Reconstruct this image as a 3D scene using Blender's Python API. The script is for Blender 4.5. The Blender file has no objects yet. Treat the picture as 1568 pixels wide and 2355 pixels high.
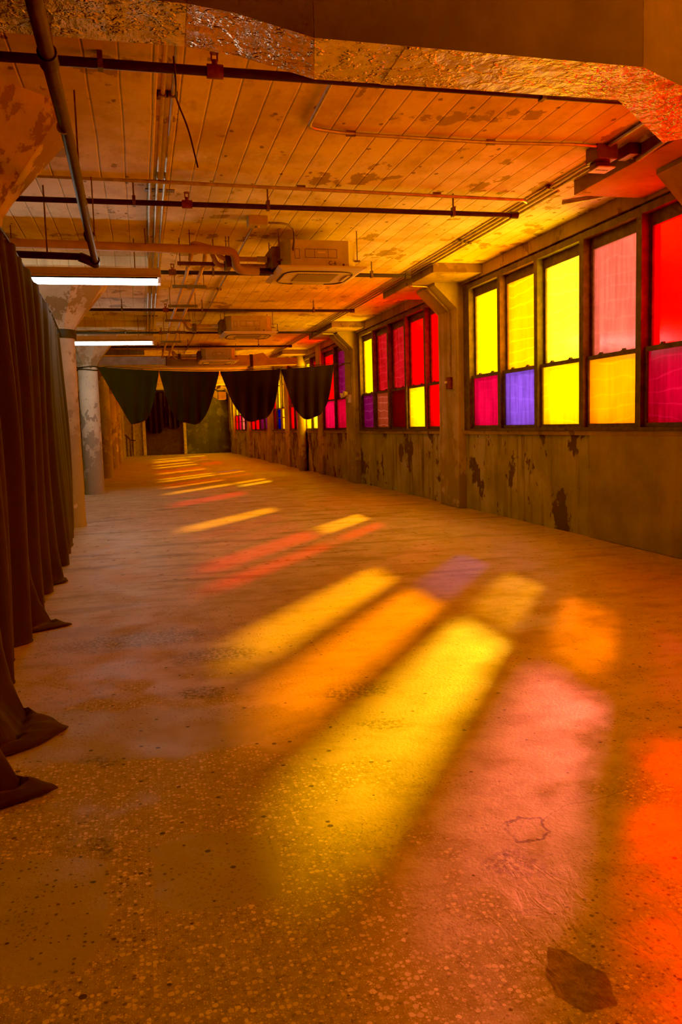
import bpy, bmesh, math, random
from mathutils import Vector, Matrix
random.seed(7)
C = bpy.context.scene.collection
PI = math.pi
ZC = 3.46            # ceiling height
XW = 4.74            # window wall face
BAY = 6.15
PY = [-0.1 + 0 * BAY] + [5.87 + BAY * k for k in range(7)]   # pier / column centres along the hall
YF = 45.4            # far wall
XL = -4.6            # left wall

# ------------------------------------------------------------------ node helpers
class NT:
    def __init__(s, name):
        s.m = bpy.data.materials.new(name); s.m.use_nodes = True
        s.t = s.m.node_tree; s.t.nodes.clear(); s.L = s.t.links.new
        s.out = s.t.nodes.new('ShaderNodeOutputMaterial'); s.flat = False
        s.co = s.t.nodes.new('ShaderNodeTexCoord').outputs['Object']
    def n(s, typ, ins=None, **kw):
        nd = s.t.nodes.new(typ)
        if s.flat and typ == 'ShaderNodeTexNoise': nd.noise_dimensions = '2D'
        if s.flat and typ == 'ShaderNodeTexVoronoi': nd.voronoi_dimensions = '2D'
        for k, v in kw.items(): setattr(nd, k, v)
        for k, v in (ins or {}).items():
            s.put(nd.inputs[k], v)
        return nd
    def put(s, sock, v):
        if hasattr(v, 'is_output'): s.L(v, sock)
        else:
            if sock.type == 'RGBA' and len(v) == 3: v = (*v, 1)
            sock.default_value = v
    def math(s, op, a, b=0.0, c=0.0, clamp=False):
        nd = s.n('ShaderNodeMath', {0: a, 1: b, 2: c}, operation=op); nd.use_clamp = clamp
        return nd.outputs[0]
    def map(s, v, a, b, c=0.0, d=1.0, smooth=True):
        nd = s.n('ShaderNodeMapRange', {0: v, 1: a, 2: b, 3: c, 4: d})
        nd.interpolation_type = 'SMOOTHSTEP' if smooth else 'LINEAR'
        return nd.outputs[0]
    def scale(s, v, xyz, loc=(0, 0, 0)):
        return s.n('ShaderNodeMapping', {'Vector': v, 'Scale': xyz, 'Location': loc}).outputs[0]
    def noise(s, sc, det=4, rough=.55, vec=None, dist=0):
        return s.n('ShaderNodeTexNoise', {'Vector': vec or s.co, 'Scale': sc, 'Detail': det, 'Roughness': rough, 'Distortion': dist}).outputs[0]
    def voro(s, sc, feat='F1', vec=None, out=0, rnd=1):
        nd = s.n('ShaderNodeTexVoronoi', {'Vector': vec or s.co, 'Scale': sc, 'Randomness': rnd}, feature=feat)
        return nd.outputs[out]
    def mix(s, f, a, b, blend='MIX'):
        nd = s.n('ShaderNodeMix', data_type='RGBA', blend_type=blend)
        s.put(nd.inputs[0], f); s.put(nd.inputs[6], a); s.put(nd.inputs[7], b)
        return nd.outputs[2]
    def bump(s, h, st=.3, dist=.02, normal=None):
        nd = s.n('ShaderNodeBump', {'Height': h, 'Strength': st, 'Distance': dist})
        if normal: s.L(normal, nd.inputs['Normal'])
        return nd.outputs[0]
    def bsdf(s, col, rough=.7, metal=0.0, normal=None, spec=.4, **kw):
        nd = s.n('ShaderNodeBsdfPrincipled', {'Base Color': col, 'Roughness': rough, 'Metallic': metal, 'Specular IOR Level': spec, **kw})
        if normal: s.L(normal, nd.inputs['Normal'])
        s.L(nd.outputs[0], s.out.inputs[0]); return s.m
    def sep(s, v=None):
        return s.n('ShaderNodeSeparateXYZ', {0: v or s.co}).outputs

def simple(name, col, rough=.6, metal=0, var=.25, sc=8, bump=.1, spec=.4):
    t = NT(name); n1 = t.noise(sc, 5)
    dark = tuple(c * (1 - var) for c in col); lite = tuple(min(1, c * (1 + var)) for c in col)
    return t.bsdf(t.mix(t.map(n1, .3, .7), dark, lite), rough, metal, t.bump(t.noise(sc * 6, 3), bump, .01), spec)

# ------------------------------------------------------------------ materials
def concrete(name, base, dark, peel, peel_amt=.5, streak=.5, low=False, ps=2.1):
    t = NT(name)
    big = t.noise(1.3, 5, .6); fine = t.noise(14, 6, .65)
    col = t.mix(t.map(big, .3, .7), base, tuple(c * .55 for c in base))
    st = t.noise(3.0, 4, .6, vec=t.scale(t.co, (1, 2.2, .22)))
    col = t.mix(t.math('MULTIPLY', t.map(st, .5, .72), streak), col, dark)
    pn = t.noise(ps, 8, .66, vec=t.scale(t.co, (1, 1, .8), (3.1, 1.7, 0)))
    pm = t.map(pn, peel_amt, peel_amt + .025)
    if low:    # paint has worn off mostly near the floor
        z = t.sep()[2]
        pm2 = t.math('ADD', pn, t.map(z, 0, 2.2, .16, -.1, False))
        pm = t.map(pm2, peel_amt, peel_amt + .03)
    col = t.mix(pm, col, peel)
    col = t.mix(t.math('MULTIPLY', t.map(fine, .55, .75), .35), col, dark)
    h = t.math('ADD', t.math('MULTIPLY', pm, -.6), fine)
    return t.bsdf(col, .82, 0, t.bump(h, .45, .012), .25)

def ceiling_mat():
    t = NT('board_marked_ceiling_paint'); t.flat = True
    x, y, z = t.sep()[:3]
    wob = t.math('MULTIPLY', t.noise(.6, 2), .03)
    bx = t.math('DIVIDE', t.math('ADD', x, wob), .185)
    fr = t.math('FRACT', bx)
    seam = t.math('MAXIMUM', t.map(fr, .0, .05, 1, 0), t.map(fr, .965, 1.0, 0, 1))
    idx = t.math('FLOOR', bx)
    tone = t.n('ShaderNodeTexWhiteNoise', {'W': idx}, noise_dimensions='1D').outputs[0]
    base = t.mix(tone, (.78, .66, .33), (.92, .80, .45))
    base = t.mix(t.map(t.noise(.9, 6, .65), .38, .70), base, (.56, .42, .21))
    base = t.mix(t.math('MULTIPLY', t.map(t.noise(5, 4, .7, vec=t.scale(t.co, (1.4, .6, 1))), .5, .75), .45), base, (.40, .29, .14))
    # peeling, denser in bands
    pn = t.noise(1.7, 7, .6, vec=t.scale(t.co, (1.0, .75, 1), (5.3, 2.4, 0)))
    pm = t.map(pn, .628, .643)
    wallp = t.map(x, 3.3, 4.7)
    pn2 = t.math('ADD', t.noise(2.6, 6, .65), t.math('MULTIPLY', wallp, .12))
    pm = t.math('MAXIMUM', pm, t.map(pn2, .70, .74))
    col = t.mix(t.math('MULTIPLY', pm, .8), base, (.25, .165, .085))
    sm = t.math('MULTIPLY', seam, t.map(t.noise(3, 3), .3, .6, .25, 1))
    col = t.mix(t.math('MULTIPLY', sm, .5), col, (.20, .12, .05))
    # little dark scars
    sp = t.voro(2.3, vec=t.scale(t.co, (1.6, 1, 1)))
    spr = t.voro(2.3, vec=t.scale(t.co, (1.6, 1, 1)), out=1)
    rr = t.sep(spr)[0]
    dot = t.math('MULTIPLY', t.map(t.math('ADD', sp, t.math('MULTIPLY', t.noise(18, 3), .12)), .1, .125, 1, 0), t.map(rr, .6, .62))
    col = t.mix(t.math('MULTIPLY', dot, .8), col, (.10, .055, .025))
    bx2 = bx; fr2 = t.math('FRACT', bx2)
    seam2 = t.math('MAXIMUM', t.map(fr2, .0, .06, 1, 0), t.map(fr2, .955, 1.0, 0, 1))
    h = t.math('SUBTRACT', t.math('MULTIPLY', t.noise(7, 3), .5), t.math('MULTIPLY', seam2, .8))
    return t.bsdf(col, .75, 0, t.bump(h, .5, .02), .25)

def floor_mat(near=True):
    t = NT('worn_concrete_floor' if near else 'worn_concrete_floor_far'); t.flat = True
    x, y, z = t.sep()[:3]
    nA = t.noise(9, 5, .6); nB = t.noise(2.6, 4, .6); nC = t.noise(30, 3, .6)
    wob = t.math('MULTIPLY', t.math('SUBTRACT', nA, .5), .55)
    def blob(cx, cy, rx, ry, rot=0, soft=.03, amp=1.0, ring=None):
        c, s_ = math.cos(rot), math.sin(rot)
        dx = t.math('SUBTRACT', x, cx); dy = t.math('SUBTRACT', y, cy)
        u = t.math('ADD', t.math('MULTIPLY', dx, c / rx), t.math('MULTIPLY', dy, s_ / rx))
        v = t.math('ADD', t.math('MULTIPLY', dx, -s_ / ry), t.math('MULTIPLY', dy, c / ry))
        d = t.math('SQRT', t.math('ADD', t.math('POWER', t.math('ABSOLUTE', u), 2.6), t.math('POWER', t.math('ABSOLUTE', v), 2.6)))
        d = t.math('ADD', d, t.math('MULTIPLY', wob, amp))
        if ring:
            return t.map(t.math('ABSOLUTE', t.math('SUBTRACT', d, 1)), ring * .5, ring, 1, 0)
        return t.map(d, 1 - soft, 1 + soft, 1, 0)
    def poly(pts, rag=.03, soft=.006):
        """ragged convex patch: largest signed distance to its edges"""
        cx_ = sum(p[0] for p in pts) / len(pts); cy_ = sum(p[1] for p in pts) / len(pts); d = None
        for p, q_ in zip(pts, pts[1:] + pts[:1]):
            nx, ny = q_[1] - p[1], p[0] - q_[0]; l_ = math.hypot(nx, ny); nx /= l_; ny /= l_
            if nx * (cx_ - p[0]) + ny * (cy_ - p[1]) > 0: nx, ny = -nx, -ny
            e = t.math('MULTIPLY_ADD', x, nx, t.math('MULTIPLY_ADD', y, ny, -(nx * p[0] + ny * p[1])))
            d = e if d is None else t.math('MAXIMUM', d, e)
        d = t.math('ADD', d, t.math('MULTIPLY', t.math('SUBTRACT', nA, .5), rag * 2.2))
        return t.math('ADD', d, t.math('MULTIPLY', t.math('SUBTRACT', nC, .5), rag * .6))
    inside = lambda d, soft=.006: t.map(d, -soft, soft, 1, 0)
    def seg(p, q_):
        L2 = (q_[0] - p[0]) ** 2 + (q_[1] - p[1]) ** 2; ax, ay = q_[0] - p[0], q_[1] - p[1]
        px_, py_ = t.math('SUBTRACT', wx, p[0]), t.math('SUBTRACT', wy, p[1])
        h_ = t.math('ADD', t.math('MULTIPLY', px_, ax / L2), t.math('MULTIPLY', py_, ay / L2), clamp=True)
        ex = t.math('SUBTRACT', px_, t.math('MULTIPLY', h_, ax)); ey = t.math('SUBTRACT', py_, t.math('MULTIPLY', h_, ay))
        return t.math('SQRT', t.math('ADD', t.math('MULTIPLY', ex, ex), t.math('MULTIPLY', ey, ey)))
    wx = t.math('ADD', x, t.math('MULTIPLY', t.math('SUBTRACT', nA, .5), .035)); wy = t.math('ADD', y, t.math('MULTIPLY', t.math('SUBTRACT', t.noise(5, 4), .5), .09))
    mx = lambda *a: a[0] if len(a) == 1 else t.math('MAXIMUM', a[0], mx(*a[1:]))
    # base tone
    base = t.mix(t.map(nB, .3, .7), (.50, .425, .255), (.40, .335, .19))
    base = t.mix(t.map(t.noise(.55, 4), .4, .65), base, (.46, .335, .20))
    # long dirt bands across the hall further away
    band = t.noise(2.2, 5, .65, vec=t.scale(t.co, (.35, 1.6, 1)))
    base = t.mix(t.math('MULTIPLY', t.map(band, .52, .66), t.map(y, 4, 8, .25, .75)), base, (.2, .145, .095))
    mot = t.noise(5.5, 4, .68, vec=t.scale(t.co, (1, 1.5, 1)))
    base = t.mix(t.math('MULTIPLY', t.map(mot, .48, .7), .5), base, (.25, .195, .11))
    if not near:
        pv = t.n('ShaderNodeTexVoronoi', {'Vector': t.co, 'Scale': 9.0})
        pit = t.map(t.math('SUBTRACT', t.math('MULTIPLY', t.math('POWER', t.sep(pv.outputs[1])[0], 5.0), .26), t.math('ADD', pv.outputs[0], t.math('MULTIPLY', nC, .08))), -.02, .0)
        col = t.mix(t.math('MULTIPLY', pit, .8), base, (.06, .04, .022))
        return t.bsdf(col, t.map(nB, .3, .8, .42, .66), 0, t.bump(t.noise(38, 3, .65), .12, .012), .35)
    # exposed aggregate
    smooth = mx(inside(poly([(-.044, 2.529), (.076, 2.591), (.255, 2.555), (.353, 2.458), (.331, 2.243), (.292, 2.157), (.134, 2.143), (-.016, 2.172), (-.038, 2.304)], .04)),
                inside(poly([(-.488, 2.576), (-.244, 2.546), (-.164, 2.464), (-.156, 2.186), (-.184, 2.024), (-.236, 1.962), (-.394, 1.971), (-.542, 2.126), (-.637, 2.578)], .03), .012),
                inside(poly([(-.585, 3.926), (-.057, 3.971), (.4, 3.755), (.757, 3.669), (.72, 3.499), (.345, 3.301), (.059, 3.227), (-.446, 3.342), (-.627, 3.467), (-.77, 3.709)], .09), .015))
    zone = t.math('ADD', t.map(y, 5.0, 2.6, -.05, .75, False), t.map(x, 1.0, .35, -.5, .1, False))
    zone = t.math('ADD', zone, t.math('MULTIPLY', t.math('SUBTRACT', nB, .5), 1.6))
    agg = t.math('MULTIPLY', t.map(zone, .25, .6), t.math('SUBTRACT', 1.0, smooth))
    vd = t.n('ShaderNodeTexVoronoi', {'Vector': t.scale(t.co, (1, 1, 0)), 'Scale': 62.0})
    size = t.sep(vd.outputs[1])
    thr = t.math('MULTIPLY', t.math('POWER', size[0], 2.4), .56)
    pe1 = t.map(t.math('SUBTRACT', thr, vd.outputs[0]), 0.0, .06)
    vd2 = t.n('ShaderNodeTexVoronoi', {'Vector': t.scale(t.co, (1, 1, 0)), 'Scale': 165.0})
    pe2 = t.map(t.math('SUBTRACT', t.math('MULTIPLY', t.math('POWER', t.sep(vd2.outputs[1])[0], 2.0), .5), vd2.outputs[0]), 0, .08)
    peb = t.math('MULTIPLY', t.math('MAXIMUM', pe1, t.math('MULTIPLY', pe2, .7)), agg)
    col = t.mix(t.math('MULTIPLY', agg, .8), base, t.mix(t.map(nC, .3, .7), (.22, .18, .08), (.34, .285, .13)))
    col = t.mix(peb, col, t.mix(size[1], (.80, .66, .42), (.58, .45, .27)))
    col = t.mix(t.math('MULTIPLY', smooth, .75), col, t.mix(t.map(nB, .3, .7), (.35, .31, .14), (.29, .255, .115)))
    # pits
    pv = t.n('ShaderNodeTexVoronoi', {'Vector': t.scale(t.co, (1, 1, 0)), 'Scale': 15.0})
    pr = t.sep(pv.outputs[1])
    pthr = t.math('MULTIPLY', t.math('POWER', pr[0], 9.0), .17)
    pit = t.map(t.math('SUBTRACT', pthr, t.math('ADD', pv.outputs[0], t.math('MULTIPLY', nC, .05))), -.02, .0)
    pv2 = t.n('ShaderNodeTexVoronoi', {'Vector': t.scale(t.co, (1, 1, 0)), 'Scale': 48.0})
    pm = t.map(t.noise(1.1, 3), .45, .62)
    pit2 = t.math('MULTIPLY', t.map(t.math('SUBTRACT', t.math('MULTIPLY', t.math('POWER', t.sep(pv2.outputs[1])[0], 4.0), .3), pv2.outputs[0]), -.02, .03), pm)
    grit = t.noise(75, 3, .6)
    gmask = t.math('MULTIPLY', t.map(grit, .58, .66), t.map(t.math('ADD', t.noise(3.1, 4), t.map(y, 2.6, 1.6, 0, .08)), .46, .60))
    # scars: dark rough spots where they lie on the floor
    rough = mx(inside(poly([(.781, 3.758), (.87, 3.88), (1.041, 3.932), (1.189, 3.816), (1.027, 3.723), (.866, 3.684)], .09), .05), inside(poly([(-.286, 3.323), (-.213, 3.359), (-.164, 3.284), (-.208, 3.224)], .08), .03), blob(.22, 4.03, .11, .10, 0, .35, 1.8),
               blob(.96, 3.33, .10, .08, 0, .5, 3.2), blob(1.0, 2.12, .08, .08, .7, .7, 3.4), blob(-.19, 2.58, .03, .08, .4, .5, 3.0), blob(-.1, 5.2, .45, .2, .1, .6, 3.2), blob(.35, 4.7, .25, .15, 0, .6, 3.2))
    rough = t.math('MULTIPLY', rough, t.map(t.noise(44, 5, .75), .42, .56))
    hd = poly([(.913, 1.744), (.945, 1.72), (.991, 1.623), (.961, 1.52), (.883, 1.521), (.849, 1.581), (.863, 1.657)], .011)
    hole = inside(hd, .003)
    lip = t.map(t.math('ABSOLUTE', hd), .0, .006, 1, 0)
    ring = t.math('MULTIPLY', t.map(t.math('ABSOLUTE', poly([(1.073, 2.364), (1.135, 2.38), (1.199, 2.354), (1.198, 2.269), (1.148, 2.219), (1.079, 2.248)], .03)), .003, .009, 1, 0), t.map(t.noise(22, 3), .34, .5, .5, 1))
    # cracks
    line = t.map(t.math('MINIMUM', t.math('MINIMUM', seg((1.151, 4.074), (1.609, 3.71)), seg((1.609, 3.71), (2.041, 3.039))), seg((1.2, 2.36), (1.62, 2.49))), .0008, .0028, 1, 0)
    dk = mx(t.math('MULTIPLY', rough, .8), pit, t.math('MULTIPLY', pit2, .85), t.math('MULTIPLY', gmask, .55), ring, t.math('MULTIPLY', line, .75), t.math('MULTIPLY', lip, .7))
    col = t.mix(dk, col, (.055, .036, .02))
    col = t.mix(t.math('MULTIPLY', hole, .85), col, t.mix(t.map(nC, .35, .65), (.07, .04, .028), (.16, .10, .07)))
    # trowel ridges by the hole, fine grain elsewhere
    rid = t.math('MULTIPLY', t.noise(20, 3, .6, vec=t.scale(t.co, (1.1, .5, 1)), dist=.7), t.map(t.n('ShaderNodeVectorMath', {0: t.co, 1: (1.08, 1.78, 0)}, operation='DISTANCE').outputs['Value'], .12, .5, 1, 0))
    h = t.math('MULTIPLY_ADD', rid, .8, t.math('MULTIPLY', t.noise(55, 2, .6), .22))
    rgh = t.map(t.math('ADD', nB, t.math('MULTIPLY', agg, .2)), .3, .8, .45, .68)
    return t.bsdf(col, rgh, 0, t.bump(h, .45, .012), .25)

def pane_mat(name, col, vary=.25, lines=.25, trans=.12):
    t = NT(name)
    st = t.noise(3, 3, .5, vec=t.scale(t.co, (1, 7, .6)))
    mot = t.noise(4, 4, .6)
    wv = t.n('ShaderNodeTexWave', {'Vector': t.scale(t.co, (0, .55, 1.0)), 'Scale': 2.1, 'Distortion': 7.0, 'Detail': 3.0, 'Detail Scale': .8}, bands_direction='Z').outputs[1]
    ln = t.map(wv, .94, .995)
    c2 = tuple(c * (1 - vary) for c in col)
    tint = t.mix(t.map(t.math('ADD', t.math('MULTIPLY', st, .6), t.math('MULTIPLY', mot, .4)), .36, .64), c2, col)
    lite = tuple(min(1, c * 1.5 + .04) for c in col)
    tint2 = t.mix(t.math('MULTIPLY', ln, lines), tint, lite)
    tr = t.n('ShaderNodeBsdfTransparent', {'Color': tint2}).outputs[0]
    tl = t.n('ShaderNodeBsdfTranslucent', {'Color': tint2}).outputs[0]
    mx = t.n('ShaderNodeMixShader', {0: trans, 1: tr, 2: tl}).outputs[0]
    gl = t.n('ShaderNodeBsdfGlossy', {'Color': (1, 1, 1, 1), 'Roughness': .12}).outputs[0]
    t.L(t.n('ShaderNodeMixShader', {0: .03, 1: mx, 2: gl}).outputs[0], t.out.inputs[0])
    return t.m

def foil_mat(name='crinkled_foil', c0=(.74, .60, .38), c1=(.96, .83, .58)):
    t = NT(name)
    x, y, z = t.sep()[:3]
    cr = t.noise(16, 5, .62, vec=t.scale(t.co, (1, .7, 1))); cr2 = t.noise(3.2, 3, .55)
    rdg = t.math('SUBTRACT', 1.0, t.map(t.math('ABSOLUTE', t.math('SUBTRACT', t.noise(5.5, 4, .6, vec=t.scale(t.co, (1, 1.4, 1), (2, 5, 1))), .5)), 0, .05))
    h = t.math('ADD', t.math('MULTIPLY', cr, .55), t.math('ADD', t.math('MULTIPLY', cr2, 1.0), t.math('MULTIPLY', rdg, .35)))
    col = t.mix(t.map(cr, .35, .65), c0, c1)
    return t.bsdf(col, t.map(cr2, .3, .7, .16, .32), .97, t.bump(h, .75, .04))

def fabric_mat(name, col, warm):
    t = NT(name)
    wv = t.noise(160, 2, .5, vec=t.scale(t.co, (1, 1, .25)))
    c = t.mix(t.map(t.noise(1.2, 3), .3, .7), col, warm)
    return t.bsdf(c, .9, 0, t.bump(wv, .15, .003), .15, **{'Sheen Weight': .25, 'Sheen Roughness': .5, 'Sheen Tint': (.5, .35, .25, 1)})

def emit_mat(name, col, s):
    t = NT(name)
    t.L(t.n('ShaderNodeEmission', {'Color': (*col, 1), 'Strength': s}).outputs[0], t.out.inputs[0]); return t.m

M = {}
M['floor'] = floor_mat(); M['ceil'] = ceiling_mat()
M['wall'] = concrete('stained_concrete_wall', (.46, .42, .22), (.10, .075, .034), (.11, .082, .040), .545, .8)
M['plaster'] = concrete('smooth_plaster', (.42, .36, .15), (.24, .19, .08), (.30, .24, .10), .68, .25)
M['pier'] = concrete('painted_pier', (.60, .48, .26), (.17, .11, .06), (.30, .235, .145), .56, .45, True, 4.0)
M['column'] = concrete('peeling_column_paint', (.66, .53, .36), (.20, .15, .10), (.30, .23, .165), .50, .35, True, 6.0)
M['capital'] = concrete('peeling_capital_paint', (.62, .46, .28), (.3, .2, .11), (.26, .165, .085), .50, .2, False, 2.6)
M['beam'] = concrete('painted_beam', (.44, .31, .16), (.16, .1, .05), (.2, .13, .07), .58, .5)
M['dark_wall'] = concrete('dark_far_wall', (.10, .10, .05), (.03, .028, .016), (.15, .15, .08), .55, .5)
M['side_wall'] = concrete('side_wall_paint', (.25, .16, .09), (.1, .06, .03), (.16, .1, .055), .56, .5)
M['frame'] = simple('old_painted_wood', (.10, .072, .034), .6, 0, .35, 12)
M['black_pipe'] = simple('black_steel_pipe', (.030, .020, .016), .5, .2, .3, 20)
M['brown_pipe'] = simple('lagged_brown_pipe', (.055, .034, .02), .5, .1, .3, 10)
M['conduit'] = simple('dull_steel_conduit', (.42, .34, .25), .42, .65, .2, 15)
M['rod'] = simple('rusty_steel_rod', (.14, .085, .045), .6, .3, .3, 20)
M['red_brass'] = simple('red_brass', (.20, .045, .025), .5, .3, .3, 20)
M['orange_pipe'] = simple('tan_insulation', (.62, .36, .17), .7, 0, .15, 10)
M['pink_pipe'] = simple('painted_pipe', (.50, .30, .19), .7, 0, .15, 6)
M['ac_body'] = simple('galvanised_sheet', (.50, .40, .24), .5, .25, .12, 6, .04)
M['ac_panel'] = simple('ivory_plastic', (.74, .58, .40), .45, 0, .06, 5, .02)
M['ac_dark'] = simple('shadow_gap', (.05, .035, .02), .7)
M['grille'] = None
t = NT('perforated_grille'); x, y, z = t.sep()[:3]
gx = t.math('GREATER_THAN', t.math('FRACT', t.math('MULTIPLY', x, 42)), .45); gy = t.math('GREATER_THAN', t.math('FRACT', t.math('MULTIPLY', y, 42)), .45)
M['grille'] = t.bsdf(t.mix(t.math('MULTIPLY', gx, gy), (.40, .29, .17), (.06, .04, .02)), .5)
M['foil'] = foil_mat(); M['foil_reflect'] = foil_mat('foil_painted_reflection', (.62, .33, .14), (.85, .48, .22))  # second copy of the foil, tinted orange to paint in warm reflected light
M['duct_shade'] = simple('shaded_duct_face', (.145, .09, .035), .75, 0, .25, 3, .15)  # unlit near face of the duct, its shade put into the colour
M['paper_duct'] = simple('kraft_duct_wrap', (.45, .30, .15), .7, 0, .2, 4)
M['silver_duct'] = simple('silver_duct_wrap', (.6, .55, .48), .4, .4, .2, 5)
M['fabric'] = fabric_mat('black_cloth', (.015, .012, .009), (.022, .016, .010))
M['fabric2'] = fabric_mat('brown_black_cloth', (.022, .016, .009), (.029, .020, .010))
M['strap'] = simple('black_strap', (.02, .016, .014), .6)
M['tube'] = emit_mat('lit_fluorescent_tube', (1.0, .90, .76), 19.0)
M['fixture'] = simple('white_enamel', (.62, .50, .42), .5, 0, .08)
M['box'] = simple('steel_box', (.14, .085, .045), .5, .3)
M['plate'] = simple('pale_cover_plate', (.75, .6, .5), .5)
M['ink'] = simple('black_marker', (.01, .008, .006), .7)
M['white_post'] = simple('off_white_paint', (.55, .48, .38), .6)
M['grey_panel'] = simple('grey_white_panel', (.40, .34, .28), .6)
M['hand'] = simple('dark_rail', (.06, .035, .02), .5)
DIFFUSE = {'amber': .5, 'sunny yellow': .45, 'purple': .5, 'hot pink': .5, 'magenta': .5, 'violet': .6, 'salmon': .6, 'pink': .12, 'red': .08}
PANE = {n: pane_mat('tinted_film_' + n.replace(' ', '_'), c, v, l, DIFFUSE.get(n, .12)) for n, c, v, l in [
    ('bright yellow', (1.0, .54, .0), .10, .35), ('golden yellow', (1.0, .42, .0), .10, .35), ('sunny yellow', (.62, .34, .0), .12, .2), ('pale yellow', (1.0, .63, .075), .14, .25), ('amber', (.60, .21, .0), .14, .15),
    ('pink', (.56, .18, .14), .25, .10), ('red', (.66, .0012, .0025), .04, .03), ('magenta', (.25, .010, .042), .25, .15), ('hot pink', (.31, .014, .062), .25, .06),
    ('purple', (.17, .08, .30), .25, .10), ('violet', (.11, .014, .058), .25, .25), ('rose', (.37, .032, .048), .25, .2), ('salmon', (.16, .045, .03), .2, .35),
    ('brick red', (.15, .006, .0005), .2, .1), ('orange red', (.65, .0036, .0004), .15, .06), ('mauve', (.19, .024, .09), .22, .3), ('blue', (.017, .017, .21), .2, .15)]}

# ------------------------------------------------------------------ geometry helpers
def link(name, me, m, parent=None):
    o = bpy.data.objects.new(name, me); C.objects.link(o)
    for mm in (m if isinstance(m, (list, tuple)) else [m]): me.materials.append(mm)
    if parent is not None: o.parent = parent; o.matrix_parent_inverse = parent.matrix_basis.inverted()
    return o
def obj(name, bm, m, parent=None, smooth=False):
    me = bpy.data.meshes.new(name)
    bmesh.ops.recalc_face_normals(bm, faces=bm.faces)
    if smooth:
        for f in bm.faces: f.smooth = True
    bm.to_mesh(me); bm.free()
    o = link(name, me, m, parent)
    if smooth and smooth != 'all':
        me.set_sharp_from_angle(angle=math.radians(40))
    return o
def empty(name, loc, label=None, cat=None, group=None, kind=None):
    o = bpy.data.objects.new(name, None); C.objects.link(o); o.location = loc; o.empty_display_size = .1
    tag(o, label, cat, group, kind); return o
def tag(o, label=None, cat=None, group=None, kind=None):
    if label: o['label'] = label
    if cat: o['category'] = cat
    if group: o['group'] = group
    if kind: o['kind'] = kind
    return o
def lab(o, l): o['label'] = l; return o
def box(bm, x0, x1, y0, y1, z0, z1, bev=0):
    r = bmesh.ops.create_cube(bm, size=1)
    vs = r['verts']
    for v in vs:
        v.co = Vector((x0 + (v.co.x + .5) * (x1 - x0), y0 + (v.co.y + .5) * (y1 - y0), z0 + (v.co.z + .5) * (z1 - z0)))
    if bev:
        es = list({e for v in vs for e in v.link_edges})
        bmesh.ops.bevel(bm, geom=es, offset=bev, segments=2, affect='EDGES', profile=.5)
    return bm
def B(*a, **k): return box(bmesh.new(), *a, **k)
def tube(bm, pts, r, seg=10, caps=True):
    """round bar along a polyline; r may be a list"""
    pts = [Vector(p) for p in pts]; n = len(pts); rs = r if isinstance(r, (list, tuple)) else [r] * n
    rings = []; up0 = None
    for i, p in enumerate(pts):
        d = ((pts[i] - pts[i - 1]).normalized() if i > 0 else Vector()) + ((pts[i + 1] - pts[i]).normalized() if i < n - 1 else Vector())
        d.normalize()
        if up0 is None:
            a = Vector((0, 0, 1)) if abs(d.z) < .9 else Vector((1, 0, 0))
            u = d.cross(a).normalized()
        else:
            u = (up0 - d * up0.dot(d)).normalized()
        up0 = u; w = d.cross(u)
        rings.append([bm.verts.new(p + (u * math.cos(2 * PI * k / seg) + w * math.sin(2 * PI * k / seg)) * rs[i]) for k in range(seg)])
    for a, b in zip(rings, rings[1:]):
        for k in range(seg): bm.faces.new((a[k], a[(k + 1) % seg], b[(k + 1) % seg], b[k]))
    if caps:
        bm.faces.new(rings[0][::-1]); bm.faces.new(rings[-1])
    return bm
def T(*a, **k): return tube(bmesh.new(), *a, **k)
def bend(pts, r=.08, n=5):
    """round the corners of a polyline"""
    pts = [Vector(p) for p in pts]; out = [pts[0]]
    for a, b, c in zip(pts, pts[1:], pts[2:]):
        d0 = (a - b); d1 = (c - b); rr = min(r, d0.length * .45, d1.length * .45)
        p0 = b + d0.normalized() * rr; p1 = b + d1.normalized() * rr
        for i in range(n + 1):
            t_ = i / n; out.append(p0 * (1 - t_) ** 2 + b * 2 * t_ * (1 - t_) + p1 * t_ ** 2)
    out.append(pts[-1]); return out
def lathe(bm, prof, cx, cy, seg=32, rot=0):
    rings = [[bm.verts.new((cx + r * math.cos(2 * PI * k / seg + rot), cy + r * math.sin(2 * PI * k / seg + rot), z)) for k in range(seg)] for r, z in prof]
    for a, b in zip(rings, rings[1:]):
        for k in range(seg): bm.faces.new((a[k], a[(k + 1) % seg], b[(k + 1) % seg], b[k]))
    bm.faces.new(rings[0][::-1]); bm.faces.new(rings[-1]); return bm
def prism(bm, poly, axis, a, b):
    """extrude polygon; axis 'y': poly is (x,z); axis 'z': poly is (x,y)"""
    f = (lambda p, h: (p[0], h, p[1])) if axis == 'y' else ((lambda p, h: (p[0], p[1], h)) if axis == 'z' else (lambda p, h: (h, p[0], p[1])))
    A = [bm.verts.new(f(p, a)) for p in poly]; Bv = [bm.verts.new(f(p, b)) for p in poly]; n = len(poly)
    bm.faces.new(A); bm.faces.new(Bv[::-1])
    for k in range(n): bm.faces.new((A[k], A[(k + 1) % n], Bv[(k + 1) % n], Bv[k]))
    return bm
def dup(o, dy, label=None, name=None):
    """copy a thing with its parts and sub-parts, moved along the hall"""
    def rec(s, par):
        c = s.copy(); C.objects.link(c)
        if par is not None: c.parent = par
        for ch in s.children: rec(ch, c)
        return c
    r = rec(o, None); r.location = Vector(o.location) + Vector((0, dy, 0))
    if label: r['label'] = label
    return r

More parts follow.
